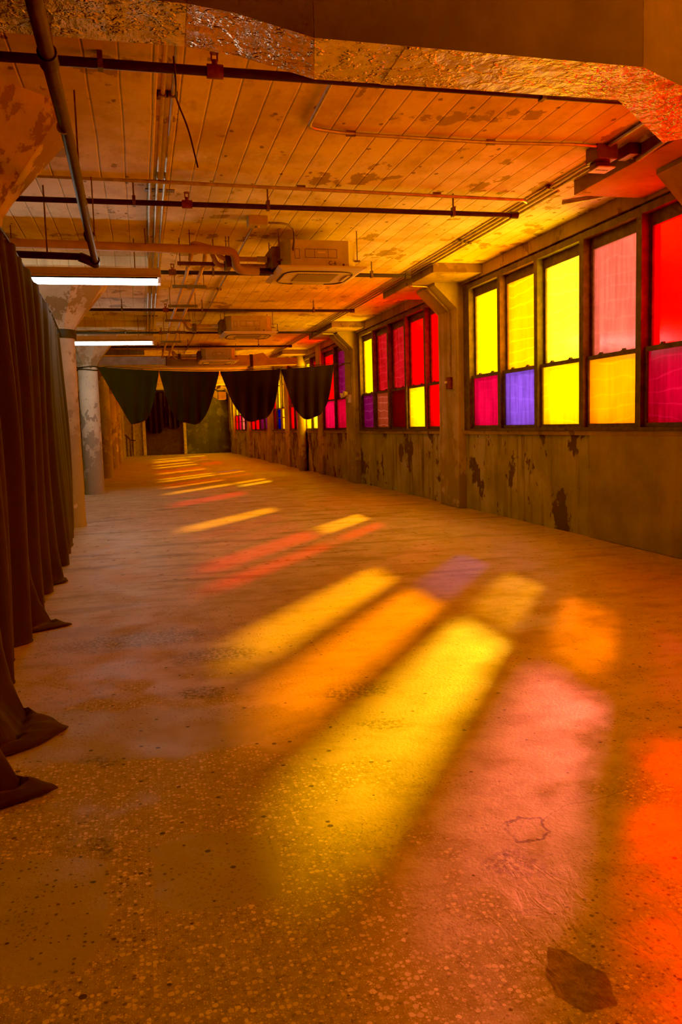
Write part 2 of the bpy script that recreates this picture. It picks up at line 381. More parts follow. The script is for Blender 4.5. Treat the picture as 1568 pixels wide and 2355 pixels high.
# ------------------------------------------------------------------ room shell
Y0 = -5.5
bm = bmesh.new(); ys = [Y0 - .2, 7.2, YF + .2]; g_ = [[bm.verts.new((x_, y_, z_)) for x_ in (XL - .2, XW + .3) for z_ in (-.15, 0)] for y_ in ys]
for a_, b_, mi in ((g_[0], g_[1], 0), (g_[1], g_[2], 1)):
    for p_, q_ in ((0, 1), (1, 3), (3, 2), (2, 0)): bm.faces.new((a_[p_], a_[q_], b_[q_], b_[p_])).material_index = mi
for e_ in (g_[0], g_[2]): bm.faces.new((e_[0], e_[1], e_[3], e_[2]))
tag(obj('floor', bm, [M['floor'], floor_mat(False)]), kind='structure')
tag(obj('ceiling', B(XL - .2, XW + .3, Y0 - .2, YF + .2, ZC, ZC + .2), M['ceil']), kind='structure')
tag(obj('wall_left', B(XL - .2, XL, Y0, YF, 0, ZC), M['side_wall']), kind='structure')
tag(obj('wall_front', B(XL, XW, Y0 - .2, Y0, 0, ZC), M['side_wall']), kind='structure')
tag(obj('wall_back', B(XL, XW, YF, YF + .2, 0, ZC), M['dark_wall']), kind='structure')
bm = bmesh.new(); box(bm, XW, XW + .25, Y0, YF, 0, 1.165); box(bm, XW, XW + .25, Y0, YF, 3.27, ZC)
wr = tag(obj('wall_right', bm, M['wall']), kind='structure')
obj('plaster_coat', B(XW - .03, XW - .001, 5.95, 8.05, .0, 1.155, bev=.008), M['plaster'], wr)
bm = B(XW - .05, XW - .001, Y0, YF, 3.30, 3.455)
tag(obj('trim_1', bm, M['beam']), kind='structure')
bm = B(XW - .035, XW - .001, Y0, YF, 1.115, 1.168, bev=.006)
tag(obj('trim_2', bm, M['beam']), kind='structure')

# ------------------------------------------------------------------ piers against the window wall
ordn = ['nearest', 'second', 'third', 'fourth', 'fifth', 'sixth', 'seventh']
def make_pier(y, label, w=.4, xin=4.62, bracket=True):
    p = empty('pier', (XW, y, 0), label, 'pier', 'concrete piers along the window wall', 'structure')
    obj('shaft', B(xin, XW + .2, y - w, y + w, 0, ZC - .0, bev=.012), M['pier'], p)
    if bracket:
        prism_bm = prism(bmesh.new(), [(xin + .03, 2.95), (xin, 2.97), (xin - .34, 3.30), (xin - .34, 3.36), (xin + .03, 3.36)], 'y', y - w - .001, y + w + .001)
        obj('bracket', prism_bm, M['pier'], p)
        obj('drop_panel', B(3.97, XW + .1, y - 1.2, y + 1.2, 3.335, ZC, bev=.006), M['beam'], p)
    return p
pl = ['concrete pier with flared bracket, behind the camera end of the nearest windows'] * 2 + [
      'concrete pier with flared bracket and red conduit box, between the two nearest window banks',
      'concrete pier beyond the second bank of windows, holding the end of the hanging cloths',
      'concrete pier just visible under the rightmost hanging cloth', 'concrete pier beyond the blue and yellow windows',
      'concrete pier between the two farthest red window banks', 'farthest concrete pier, beside the far dark wall']
PIERS = [make_pier(y, pl[i]) for i, y in enumerate(PY)]
make_pier(21.68, 'narrow concrete pilaster dividing the third bank of windows', .27, 4.66, False)
make_pier(26.85, 'narrow concrete pilaster dividing the fourth bank of windows', .36, 4.66, False)
# ------------------------------------------------------------------ columns with flared capitals
XCOL = -1.02
cl = ['concrete column with peeling flared capital, near left behind the black curtain',
      'concrete column at the end of the black curtain, flared capital under the nearer light',
      'grey peeling concrete column holding the hanging cloths, under the farther light',
      'concrete column with yellowed upper half, first behind the cloth-holding column',
      'pale pinkish concrete column, second behind the cloth-holding column',
      'pale concrete column, third behind the cloth-holding column', 'farthest concrete column, nearest the stair rail']
COLS = []
for k in range(7):
    y = PY[k + 1]
    c = empty('column', (XCOL, y, 0), cl[k], 'column', 'flared concrete columns', 'structure')
    obj('shaft', lathe(bmesh.new(), [(.215, 0), (.205, .1), (.2, 2.66)], XCOL, y, 40), M['column'], c, True)
    obj('capital', lathe(bmesh.new(), [(.205, 2.62), (.225, 2.72), (.30, 2.83), (.70, 3.30), (.72, 3.35)], XCOL, y, 8, PI / 8), M['capital'], c)
    obj('drop_panel', B(XCOL - 1.22, XCOL + 1.22, y - 1.25, y + 1.25, 3.34, ZC, bev=.006), M['ceil'], c)
    COLS.append(c)
s = obj('strap', lathe(bmesh.new(), [(.222, 2.585), (.226, 2.60), (.226, 2.685), (.222, 2.70)], XCOL, PY[2], 40), M['strap'], None, True)
tag(s, 'black strap tied round the column at the end of the long curtain', 'strap')
bm = bmesh.new()
for z, dz in ((2.60, .012), (2.655, -.01)):
    tube(bm, [(XCOL + .215 * math.cos(a), PY[3] + .215 * math.sin(a), z + dz * math.sin(a * 2)) for a in [2 * PI * i / 28 for i in range(29)]], .014, 6, False)
tag(obj('cable_loop', bm, M['strap'], None, True), 'black cable looped twice round the grey column under the farther light', 'cable')

# ------------------------------------------------------------------ windows
wn = [0]
def ring_bm(bm, xa, xb, y0, y1, z0, z1, t_, b_, s_):
    """rectangular frame in the wall plane: top t_, bottom b_, side s_ widths"""
    box(bm, xa, xb, y0, y1, z1 - t_, z1); box(bm, xa, xb, y0, y1, z0, z0 + b_)
    box(bm, xa, xb, y0, y0 + s_, z0 + b_, z1 - t_); box(bm, xa, xb, y1 - s_, y1, z0 + b_, z1 - t_)
def window(yl, yr, up, low, label, group, muntin=0, locks=True):
    """double-hung window between yl (far) and yr (near)"""
    wn[0] += 1; w = yl - yr
    o = empty('window_%d' % wn[0], (XW, (yl + yr) / 2, 1.165), label, 'window', group, 'structure')
    bm = bmesh.new()
    ring_bm(bm, 4.70, 4.90, yr, yl, 1.166, 3.275, .07, .035, .045)
    box(bm, 4.69, 4.72, yr, yl, 1.166, 1.195)
    obj('frame', bm, M['frame'], o)
    def sash(nm, x, z0, z1, tp, bt, col, mz):
        b = bmesh.new(); ring_bm(b, x - .02, x + .02, yr + .04, yl - .04, z0, z1, tp, bt, .052)
        if mz:
            box(b, x - .012, x + .012, yr + .09, yl - .09, mz - .014, mz + .014)
        s_ = obj(nm, b, M['frame'], o)
        p = obj('pane', B(x - .003, x + .003, yr + .088, yl - .088, z0 + bt - .004, z1 - tp + .004), PANE[col], s_)
        lab(p, col + ' tinted pane'); return s_
    sash('upper_sash', 4.805, 1.92, 3.215, .13, .045, up, 2.75 if muntin else 0)
    ls = sash('lower_sash', 4.758, 1.19, 1.965, .045, .05, low, 1.62 if muntin > 1 else 0)
    if locks:
        for f in (.3, .7):
            b = bmesh.new(); yy = yr + w * f
            box(b, 4.735, 4.80, yy - .035, yy + .035, 1.962, 1.972); box(b, 4.745, 4.77, yy - .01, yy + .03, 1.97, 1.988)
            obj('sash_lock', b, M['frame'], ls)
    return o
def mullion_gap(y0, y1, name='trim'):
    pass
P1 = 1.063
bank = 'windows of the nearest full bank'
b1 = [('bright yellow', 'hot pink', 'window with bright yellow upper pane over a hot pink pane, next to the conduit-box pier'),
      ('golden yellow', 'purple', 'window with golden yellow upper pane over a purple pane, in the nearest bank'),
      ('pale yellow', 'sunny yellow', 'window with pale yellow upper pane over a bright yellow pane, middle of the nearest bank'),
      ('pink', 'amber', 'window with pink upper pane over an amber pane'),
      ('red', 'magenta', 'large window with red upper pane over a magenta pane, nearest the camera')]
for i, (u, l, s_) in enumerate(b1):
    yl = 11.40 - P1 * i; window(yl, yl - P1, u, l, s_, bank)
b2 = [('bright yellow', 'violet', 'window with bright yellow upper pane over a violet pane, in the second bank'),
      ('rose', 'salmon', 'window with rose upper pane over a dusty salmon pane, in the second bank'),
      ('rose', 'brick red', 'window with rose upper pane over a brick red pane, middle of the second bank'),
      ('red', 'bright yellow', 'window with red upper pane over a bright yellow pane, in the second bank'),
      ('red', 'orange red', 'window with red panes above and below, partly behind the conduit-box pier')]
for i, (u, l, s_) in enumerate(b2):
    yl = 17.55 - P1 * i; window(yl, yl - P1, u, l, s_, 'windows of the second bank')
b0 = [('red', 'red'), ('rose', 'magenta'), ('golden yellow', 'amber'), ('golden yellow', 'red'), ('pale yellow', 'sunny yellow')]
for i, (u, l) in enumerate(b0):
    yl = 5.45 - 1.05 * i; window(yl, yl - 1.05, u, l, '%s and %s window beside the camera' % (u, l), 'windows beside the camera', 0, False)
def bank_far(spans, g):
    for (yl, yr, u, l, mz, s_) in spans: window(yl, yr, u, l, s_, g, mz, False)
bank_far([(23.97, 22.95, 'bright yellow', 'bright yellow', 0, 'yellow window of the third bank, low panes seen under the rightmost cloth, farther of the two'),
          (22.95, 21.93, 'rose', 'pale yellow', 1, 'yellow window with rose pane above, under the rightmost cloth, nearer of the two'),
          (21.43, 20.02, 'red', 'hot pink', 1, 'window with red upper pane over hot pink, beside the rightmost cloth edge'),
          (20.02, 18.60, 'mauve', 'magenta', 1, 'window with mauve upper pane over magenta, just behind the second pier')], 'windows of the third bank')
bank_far([(30.12, 29.14, 'red', 'brick red', 1, 'window with red upper and brick red lower panes, beside the blue one'),
          (29.14, 28.17, 'bright yellow', 'blue', 2, 'window with yellow upper pane over a blue pane, seen between the cloths'),
          (28.17, 27.20, 'bright yellow', 'golden yellow', 2, 'all yellow window beside the blue one, seen between the cloths'),
          (26.50, 25.62, 'red', 'red', 1, 'red window seen low between the two rightmost cloths'),
          (25.62, 24.75, 'golden yellow', 'hot pink', 1, 'window with golden upper pane over hot pink, behind the rightmost cloth')], 'windows of the fourth bank')
u5 = ['bright yellow', 'mauve', 'red', 'golden yellow']; l5 = ['red', 'orange red', 'mauve', 'violet']
n5 = ['red far window under the third cloth, leftmost of its bank', 'orange red far window under the third cloth', 'mauve far window under the third cloth', 'violet far window under the third cloth, next to the far pier']
for i in range(4): window(36.25 - 1.3375 * i, 36.25 - 1.3375 * (i + 1), u5[i], l5[i], n5[i], 'windows of the fifth bank', 1, False)
u6 = ['bright yellow', 'bright yellow', 'mauve', 'bright yellow']; l6 = ['red', 'hot pink', 'pink', 'violet']
n6 = ['red window of the farthest full bank, leftmost', 'hot pink window of the farthest full bank, second from its left', 'pink window of the farthest full bank, third from its left', 'violet window of the farthest full bank, rightmost']
for i in range(4): window(42.4 - 1.3375 * i, 42.4 - 1.3375 * (i + 1), u6[i], l6[i], n6[i], 'windows of the farthest full bank', 2, False)
window(44.5, 43.3, 'bright yellow', 'pale yellow', 'single yellow window slit in the far corner', 'windows in the far corner', 0, False)
tag(obj('trim_3', B(4.70, 4.95, 44.5, YF, 1.166, 3.275), M['beam']), kind='structure')
tag(obj('trim_4', B(4.70, 4.95, 43.2, 43.3, 1.166, 3.275), M['beam']), kind='structure')
# infill strips between window bank ends and the piers
bm = bmesh.new()
for a, b in [(11.40, 11.65), (5.45, 5.52), (17.55, 17.80), (6.05, 6.09), (12.1, 12.25), (.19, .3), (-5.5, -.4)]:
    box(bm, 4.72, 4.9, a, b, 1.166, 3.275)
tag(obj('trim_5', bm, M['frame']), kind='structure')

# ------------------------------------------------------------------ black curtain on the left
def left_curtain(y0, y1, label, tails, seed, wide=None):
    """hanging cloth from y0 (near) to y1 (far); tails: [(y, half width, reach)] of hem lying on the floor"""
    rnd = random.Random(seed); ph = rnd.random() * 6; nf = (y1 - y0) * 2.3
    nu = int((y1 - y0) * 26) + 6; rows = [i / 16 for i in range(17)]
    bm = bmesh.new(); G = []
    base = lambda y: -.80 - .022 * max(0, y - 6) - .03 * max(0, y - 9.6) + .036 * max(0, 5 - y)
    for i in range(nu + 1):
        u = i / nu; y = y0 + (y1 - y0) * u; colm = []
        f = math.sin(y * 14.4 + .8 * math.sin(y * 2.1)) + .5 * math.sin(y * 8.3 + 1.0)
        tl = max([0] + [r * max(0, 1 - abs(y - ty) / hw) for ty, hw, r in tails])
        for v in rows:
            z = 2.56 * (1 - v) + .012 + .03 * math.sin(y * 1.3) * (1 - v)
            amp = (.022 + .035 * v) * (1 if y < 9 else .6)
            x = base(y) + amp * f + tl * .55 * max(0, (v - .80) / .20) ** 2.2 + .02 * math.sin(v * 5 + y)
            colm.append(bm.verts.new((x, y, z)))
        xe = colm[-1].co.x
        for k in range(1, 5):
            q = k / 4
            colm.append(bm.verts.new((xe + (tl * .5 + .004) * q, y - .05 * q * (tl > 0), .012 + (.03 * math.sin(q * 9 + y * 30) ** 2 + .01) * (1 - q) * (tl > .02))))
        G.append(colm)
    for a, b in zip(G, G[1:]):
        for k in range(len(a) - 1): bm.faces.new((a[k], a[k + 1], b[k + 1], b[k]))
    o = obj('curtain', bm, M['fabric2'], None, 'all')
    m = o.modifiers.new('thick', 'SOLIDIFY'); m.thickness = .005
    return tag(o, label, 'curtain', 'black curtain panels hung along the left')
left_curtain(1.6, 3.41, 'nearest black curtain panel, its pointed hem corner on the floor at the left edge', [(3.09, .32, .27)], 1)
left_curtain(3.42, 5.13, 'black curtain panel with a long pointed hem tail on the floor, second from the camera', [(3.75, .36, .39)], 2)
left_curtain(5.14, 6.73, 'black curtain panel with a crumpled hem, third from the camera', [(5.83, .28, .26)], 3)
left_curtain(6.74, 8.88, 'black curtain panel with a small hem tail, fourth from the camera', [(7.5, .25, .07)], 4)
left_curtain(8.89, 11.86, 'farthest black curtain panel, ending at the strapped column', [(9.9, .2, .06)], 5)
tag(obj('rope', T([(-.80, 1.6, 2.60), (-.80, 6, 2.60), (-.845, 8, 2.60), (-.88, 9.6, 2.60), (-.975, 11.79, 2.605)], .010, 8), M['strap'], None, True), 'black rope carrying the long curtain on the left', 'rope')

# ------------------------------------------------------------------ black cloths hung across the hall
YD = 18.05
def ztop(x): return 2.535 + .135 * abs((x - 1.75) / 2.65) ** 2
def cloth(x0, x1, L, pL, pR, label, seed, cx=0):
    rnd = random.Random(seed); bm = bmesh.new(); nu, nv = 64, 22; G = []; ph = rnd.random() * 6
    for i in range(nu + 1):
        u = i / nu; s_ = 2 * u - 1; s2 = s_ - cx; p = pL if s2 < 0 else pR
        s3 = max(-1, min(1, s2 / (1 + cx) if s2 < 0 else s2 / (1 - cx)))
        ln = .03 + L * max(0, 1 - abs(s3) ** p) * (1 + .02 * math.sin(u * 14 + ph))
        xt = x0 + (x1 - x0) * u; col_ = []
        for j in range(nv + 1):
            v = j / nv; d = v * ln
            x = xt - .07 * s_ * (d / L)
            yy = YD + .035 * math.sin(u * 30 + ph + v) * (.25 + v) + .05 * math.sin(v * PI) * math.sin(u * PI)
            col_.append(bm.verts.new((x, yy, ztop(xt) - d)))
        G.append(col_)
    for a, b in zip(G, G[1:]):
        for k in range(nv): bm.faces.new((a[k], a[k + 1], b[k + 1], b[k]))
    o = obj('hanging_cloth', bm, M['fabric'], None, 'all')
    m = o.modifiers.new('thick', 'SOLIDIFY'); m.thickness = .006
    return tag(o, label, 'cloth', 'black cloths hung across the hall')
cloth(-.80, .43, 1.10, 1.25, 4.6, 'leftmost black cloth hung across the hall, beside the grey column', 1)
cloth(.44, 1.70, 1.09, 4.2, 2.9, 'second black cloth from the left hung across the hall', 2)
cloth(1.73, 3.05, 1.06, 2.5, 5.0, 'third black cloth from the left hung across the hall', 3)
cloth(3.06, 4.26, 1.10, 3.0, 4.2, 'rightmost black cloth hung across the hall, before the coloured windows', 4)
tag(obj('wire', T([(-.80, 18.08, 2.64)] + [(x, YD, ztop(x) + .022) for x in [i * .25 - .6 for i in range(20)]] + [(4.60, 17.9, 2.67)], .008, 6), M['strap'], None, True), 'black wire strung across the hall carrying the cloths', 'wire')

# ------------------------------------------------------------------ sprinkler pipes
def hanger(bm, x, y, z, r):
    tube(bm, [(x, y, z + r + .02), (x, y, ZC - .002)], .008, 6)
    box(bm, x - .014, x + .014, y - r - .006, y + r + .006, z - r - .006, z + r + .03)
def sprinkler_pipe(y, x0, x1, z, r, hx, label, head=.45):
    o = empty('sprinkler_pipe', ((x0 + x1) / 2, y, z), label, 'pipe', 'black sprinkler pipes across the ceiling')
    obj('pipe', T([(x0, y, z), (x1, y, z)], r, 12), M['black_pipe'], o, True)
    for x in hx:
        b = bmesh.new(); hanger(b, x, y, z, r); obj('hanger', b, M['rod'], o)
    if head is not None:
        h = obj('sprinkler_head', T([(head - .045, y, z), (head + .045, y, z)], r + .012, 10), M['red_brass'], o, True)
        b = bmesh.new(); tube(b, [(head, y, z + r), (head, y, z + r + .035)], .016, 8)
        for dx in (-.016, .016): tube(b, [(head + dx, y, z + r + .03), (head + dx, y, z + r + .075)], .005, 6)
        tube(b, [(head, y, z + r + .07), (head, y, z + r + .078)], .026, 10)
        obj('deflector', b, M['red_brass'], h)
    e = obj('end_fitting', T([(x1 - .03, y, z), (x1 + .045, y, z)], r + .010, 10), M['black_pipe'], o, True)
    return o
sprinkler_pipe(4.83, -3.2, 3.3, 3.28, .026, (-.11, 2.5), 'black sprinkler pipe across the ceiling, nearest, passing behind the foil duct', .505)
sprinkler_pipe(7.60, -3.2, 3.62, 3.28, .024, (.045, 1.22, 3.0), 'black sprinkler pipe second from the camera, ending at the wall conduits', .50)
sprinkler_pipe(10.82, .33, 3.60, 3.28, .026, (1.0, 3.1), 'black sprinkler pipe passing behind the marked ceiling unit', .49)
sprinkler_pipe(14.15, -3.2, 3.68, 3.28, .024, (-.2, 1.1, 3.0), 'black sprinkler pipe just before the second ceiling unit', .50)
sprinkler_pipe(17.4, -3.2, 3.68, 3.28, .024, (-.2, 1.2, 2.9), 'black sprinkler pipe just above the hanging cloths', .50)
sprinkler_pipe(20.3, -3.2, 3.68, 3.28, .024, (-.2, 1.2, 2.9), 'black sprinkler pipe behind the hanging cloths, farthest', .50)
# large lagged pipe running along the hall at upper left, with its branch
p = empty('drain_pipe', (-.3, 5, 2.86), 'large brown-black pipe slung along the upper left, elbow at its far end', 'pipe')
KF = .8667
def q(x, y, z): return (x * KF, y * KF, 1.3 + (z - 1.3) * KF)
pp = [q(-.34, 2.0, 3.1), q(-.34, 4.4, 3.1), q(-.34, 5.6, 3.1), q(-.36, 7.4, 3.09), q(-.37, 9.1, 3.07)]
obj('pipe', T(pp, [.033, .033, .032, .031, .030], 14), M['brown_pipe'], p, True)
for y in (4.36, 8.1):
    obj('coupling', T([q(-.34 - (y - 4.4) * .008, y - .06, 3.1), q(-.34 - (y - 4.4) * .008, y + .06, 3.095)], .041, 14), M['black_pipe'], p, True)
for y in (5.30, 6.95): obj('joint_ring', T([q(-.352, y - .008, 3.098), q(-.352, y + .008, 3.098)], .034, 14), M['conduit'], p, True)
for y in (4.44, 6.2, 8.2): a_ = q(-.325, y, 3.12); obj('hanger', T([a_, (a_[0], a_[1], ZC - .001)], .006, 6), M['rod'], p, True)
obj('branch_elbow', T(bend([q(-.52, 9.05, 3.10), q(-.43, 9.08, 3.07), q(-.37, 9.14, 3.05)], .05), .041, 14), M['black_pipe'], p, True)
obj('end_cap', T([q(-.37, 9.05, 3.07), q(-.375, 9.22, 3.065)], .043, 14), M['black_pipe'], p, True)
obj('branch_pipe', T([q(-2.2, 9.02, 3.13), q(-.50, 9.05, 3.10)], .031, 14), M['black_pipe'], p, True)
a_ = q(-.83, 9.03, 3.08); obj('branch_hanger', T([a_, (a_[0], a_[1], ZC - .001)], .008, 6), M['rod'], p, True)
# painted pipe across at the first ceiling unit
p = empty('insulated_pipe', (0, 9.6, 3.27), 'thick pinkish insulated pipe crossing the ceiling to the nearest unit, elbow at its end', 'pipe')
obj('pipe', T(bend([(-3.2, 9.25, 3.29), (.9, 9.35, 3.26), (1.12, 9.38, 3.25), (1.12, 9.38, 3.05), (1.38, 9.4, 3.05)], .09), .046, 14), M['pink_pipe'], p, True)
obj('rubber_end', T([(1.36, 9.4, 3.05), (1.585, 9.42, 3.05)], .035, 12), M['black_pipe'], p, True)
for x in (-1.2, .15, .62): obj('hanger', T([(x, 9.3, 3.29), (x, 9.3, ZC - .002)], .006, 6), M['rod'], p, True)

# ------------------------------------------------------------------ conduits on the ceiling
def conduit(pts, r, label, g=None, straps=(), rr=.1):
    o = obj('conduit', T(bend(pts, rr), r, 8), M['conduit'], None, True)
    tag(o, label, 'conduit', g)
    for (x, y, z) in straps:
        obj('strap', B(x - r - .022, x + r + .022, y - .012, y + .012, z - r - .003, z + r + .004), M['rod'], o)
    return o
zc = ZC - .022
for i, n in enumerate(['leftmost', 'middle', 'rightmost']):
    xx = .18 + .062 * i
    conduit([(xx, 2.4, zc), (xx + .01, 8.2, zc), (xx + .045, 14, zc), (xx + .07, 22, zc)], .014, '%s of three thin steel conduits running along the ceiling at left' % n, 'three conduits at left',
            [(xx + .002, 5.6, zc)])
for y, w, n in ((7.85, .13, 'nearest'), (10.3, .12, 'second'), (16.2, .14, 'third')):
    tag(obj('support_channel', B(.28 - w, .28 + w, y - .045, y + .045, ZC - .007, ZC - .0005), M['rod']), '%s flat steel channel holding the three conduits' % n, 'bracket', 'channels under the three conduits')
conduit([(-3, 7.28, zc - .032), (-.75, 7.36, zc - .032), (3.70, 7.53, zc - .032), (3.76, 7.60, zc - .032)], .016, 'steel conduit crossing the ceiling just before the second sprinkler pipe', None, [(0, 7.39, zc - .02), (1.5, 7.45, zc - .02), (2.8, 7.5, zc - .02)])
conduit([(1.26, 3.2, zc), (1.28, 6.05, zc), (1.6, 6.12, zc), (2.74, 6.14, zc), (3.45, 6.08, zc), (3.62, 6.10, zc)], .014, 'steel conduit with a rounded corner, running to the ceiling box at right', None, [(1.62, 6.12, zc), (2.74, 6.14, zc)])
zb = [3.80, 3.87, 3.94]
conduit([(zb[0], 6.4, zc - .03), (zb[0], 6.55, zc), (3.80, 24, zc)], .014, 'inner conduit of the bundle running along the window side of the ceiling', 'conduit bundle at right', [(zb[0], 7.2, zc), (zb[0], 9.4, zc)])
conduit([(zb[1], 6.3, zc), (3.88, 24, zc)], .014, 'middle conduit of the bundle running along the window side of the ceiling', 'conduit bundle at right', [(zb[1], 9.45, zc)])
conduit([(zb[2], 7.3, zc), (3.95, 10.6, zc), (3.93, 24, zc)], .014, 'outer conduit of the bundle, nearest the windows', 'conduit bundle at right', [(zb[2], 9.5, zc)])
conduit([(3.70, 2.5, ZC - .0165), (3.70, 5.6, ZC - .0165), (3.72, 6.07, ZC - .0165)], .016, 'short conduit from the ceiling box toward the foil duct', None)
conduit([(3.93, 2.5, ZC - .0165), (3.93, 4.6, ZC - .0165), (3.93, 6.01, ZC - .14)], .016, 'second short conduit from the wall-side ceiling box', None)
conduit([(4.64, 2.5, 3.33), (4.62, 6.3, 3.33), (4.58, 6.9, zc), (4.48, 7.4, zc), (4.2, 7.7, zc)], .02, 'conduit curving off the ceiling edge above the nearest red window', None)
conduit([(1.28, 11.3, zc), (1.28, 16, zc), (1.3, 24, zc)], .014, 'single conduit along the ceiling from the square junction box', None, [(1.28, 13, zc)])
conduit([(1.28, 9.0, zc), (1.28, 11.2, zc)], .012, 'short conduit piece before the square junction box', None)
for k, (pier_y, nm) in enumerate(((12.02, 'nearest'), (18.17, 'second'))):
    y = pier_y - .15
    conduit([(3.95, y - .25, zc - .12), (3.97, y - .05, 3.318), (4.26, y, 3.318), (4.285, y, 3.26), (4.60, y, 2.95), (4.602, y, 2.0)], .013,
            'thin conduit bent down the face of the %s pier' % nm, 'conduits down the piers', rr=.05)
    bxo = empty('outlet_box', (4.60, y, 1.95), ['small red-brown outlet box on the nearest pier, at the foot of its conduit', 'outlet box with round yellow lamp heads on the second pier'][k], 'electrical box')
    obj('box', B(4.545, 4.622, y - .05, y + .05, 1.80, 1.98, bev=.006), M['red_brass'] if k == 0 else M['plate'], bxo)
    obj('knob', T([(4.55, y, 1.90), (4.51, y, 1.90)], .02, 12), M['plate'], bxo, True)
    if k == 1:
        obj('lamp_head', T([(4.50, y - .09, 2.0), (4.42, y - .1, 2.0)], [.04, .06], 14), M['ac_panel'], bxo, True)
        obj('lamp_head', T([(4.50, y + .09, 1.98), (4.40, y + .12, 1.96)], [.04, .06], 14), M['ac_panel'], bxo, True)
# ceiling boxes at right
bx = empty('junction_box', (3.72, 6.2, 3.4), 'square steel junction box on the ceiling with a pale cover plate below, upper right', 'junction box')
obj('box', B(3.62, 3.80, 6.08, 6.26, 3.345, ZC, bev=.006), M['box'], bx)
cv = obj('extension', B(3.655, 3.785, 6.16, 6.26, 3.295, 3.345, bev=.004), M['box'], bx)
pt = obj('cover_plate', B(3.645, 3.795, 6.10, 6.265, 3.285, 3.294), M['plate'], bx); lab(pt, 'pale cover plate')
b = bmesh.new()
for i in range(6): box(b, 3.665 + i * .019, 3.678 + i * .019, 6.17, 6.186, 3.2835, 3.2848)
obj('marking', b, M['ink'], pt)
bx = empty('junction_box', (3.94, 6.1, 3.4), 'smaller steel junction box on the ceiling beside the one with the pale plate', 'junction box')
obj('box', B(3.87, 4.03, 6.02, 6.2, 3.37, ZC, bev=.006), M['box'], bx)
obj('screw', T([(3.95, 6.11, 3.372), (3.95, 6.11, 3.362)], .008, 8), M['conduit'], bx)
bx = empty('junction_box', (1.28, 8.8, 3.4), 'square tan junction box on the ceiling left of the nearest ceiling unit', 'junction box')
obj('box', B(1.18, 1.38, 8.62, 8.80, 3.37, ZC, bev=.006), M['ac_body'], bx)
obj('knockout', T([(1.28, 8.71, 3.37), (1.28, 8.71, 3.352)], .025, 10), M['ac_body'], bx)
obj('whip', T(bend([(1.38, 8.71, 3.41), (1.60, 8.75, 3.42), (1.72, 8.95, 3.40), (1.72, 9.1, 3.2)], .1), .011, 8), M['rod'], bx, True)
# dangling cord at upper left
tag(obj('cord', T(bend([(.225, 3.85, 2.93), (.235, 3.93, 2.85), (.24, 4.1, 2.85), (.30, 4.2, 2.75), (.345, 4.3, 2.60)], .06), .0045, 6), M['black_pipe'], None, True), 'thin dark cord dangling from the foil duct beside the conduits', 'cord')

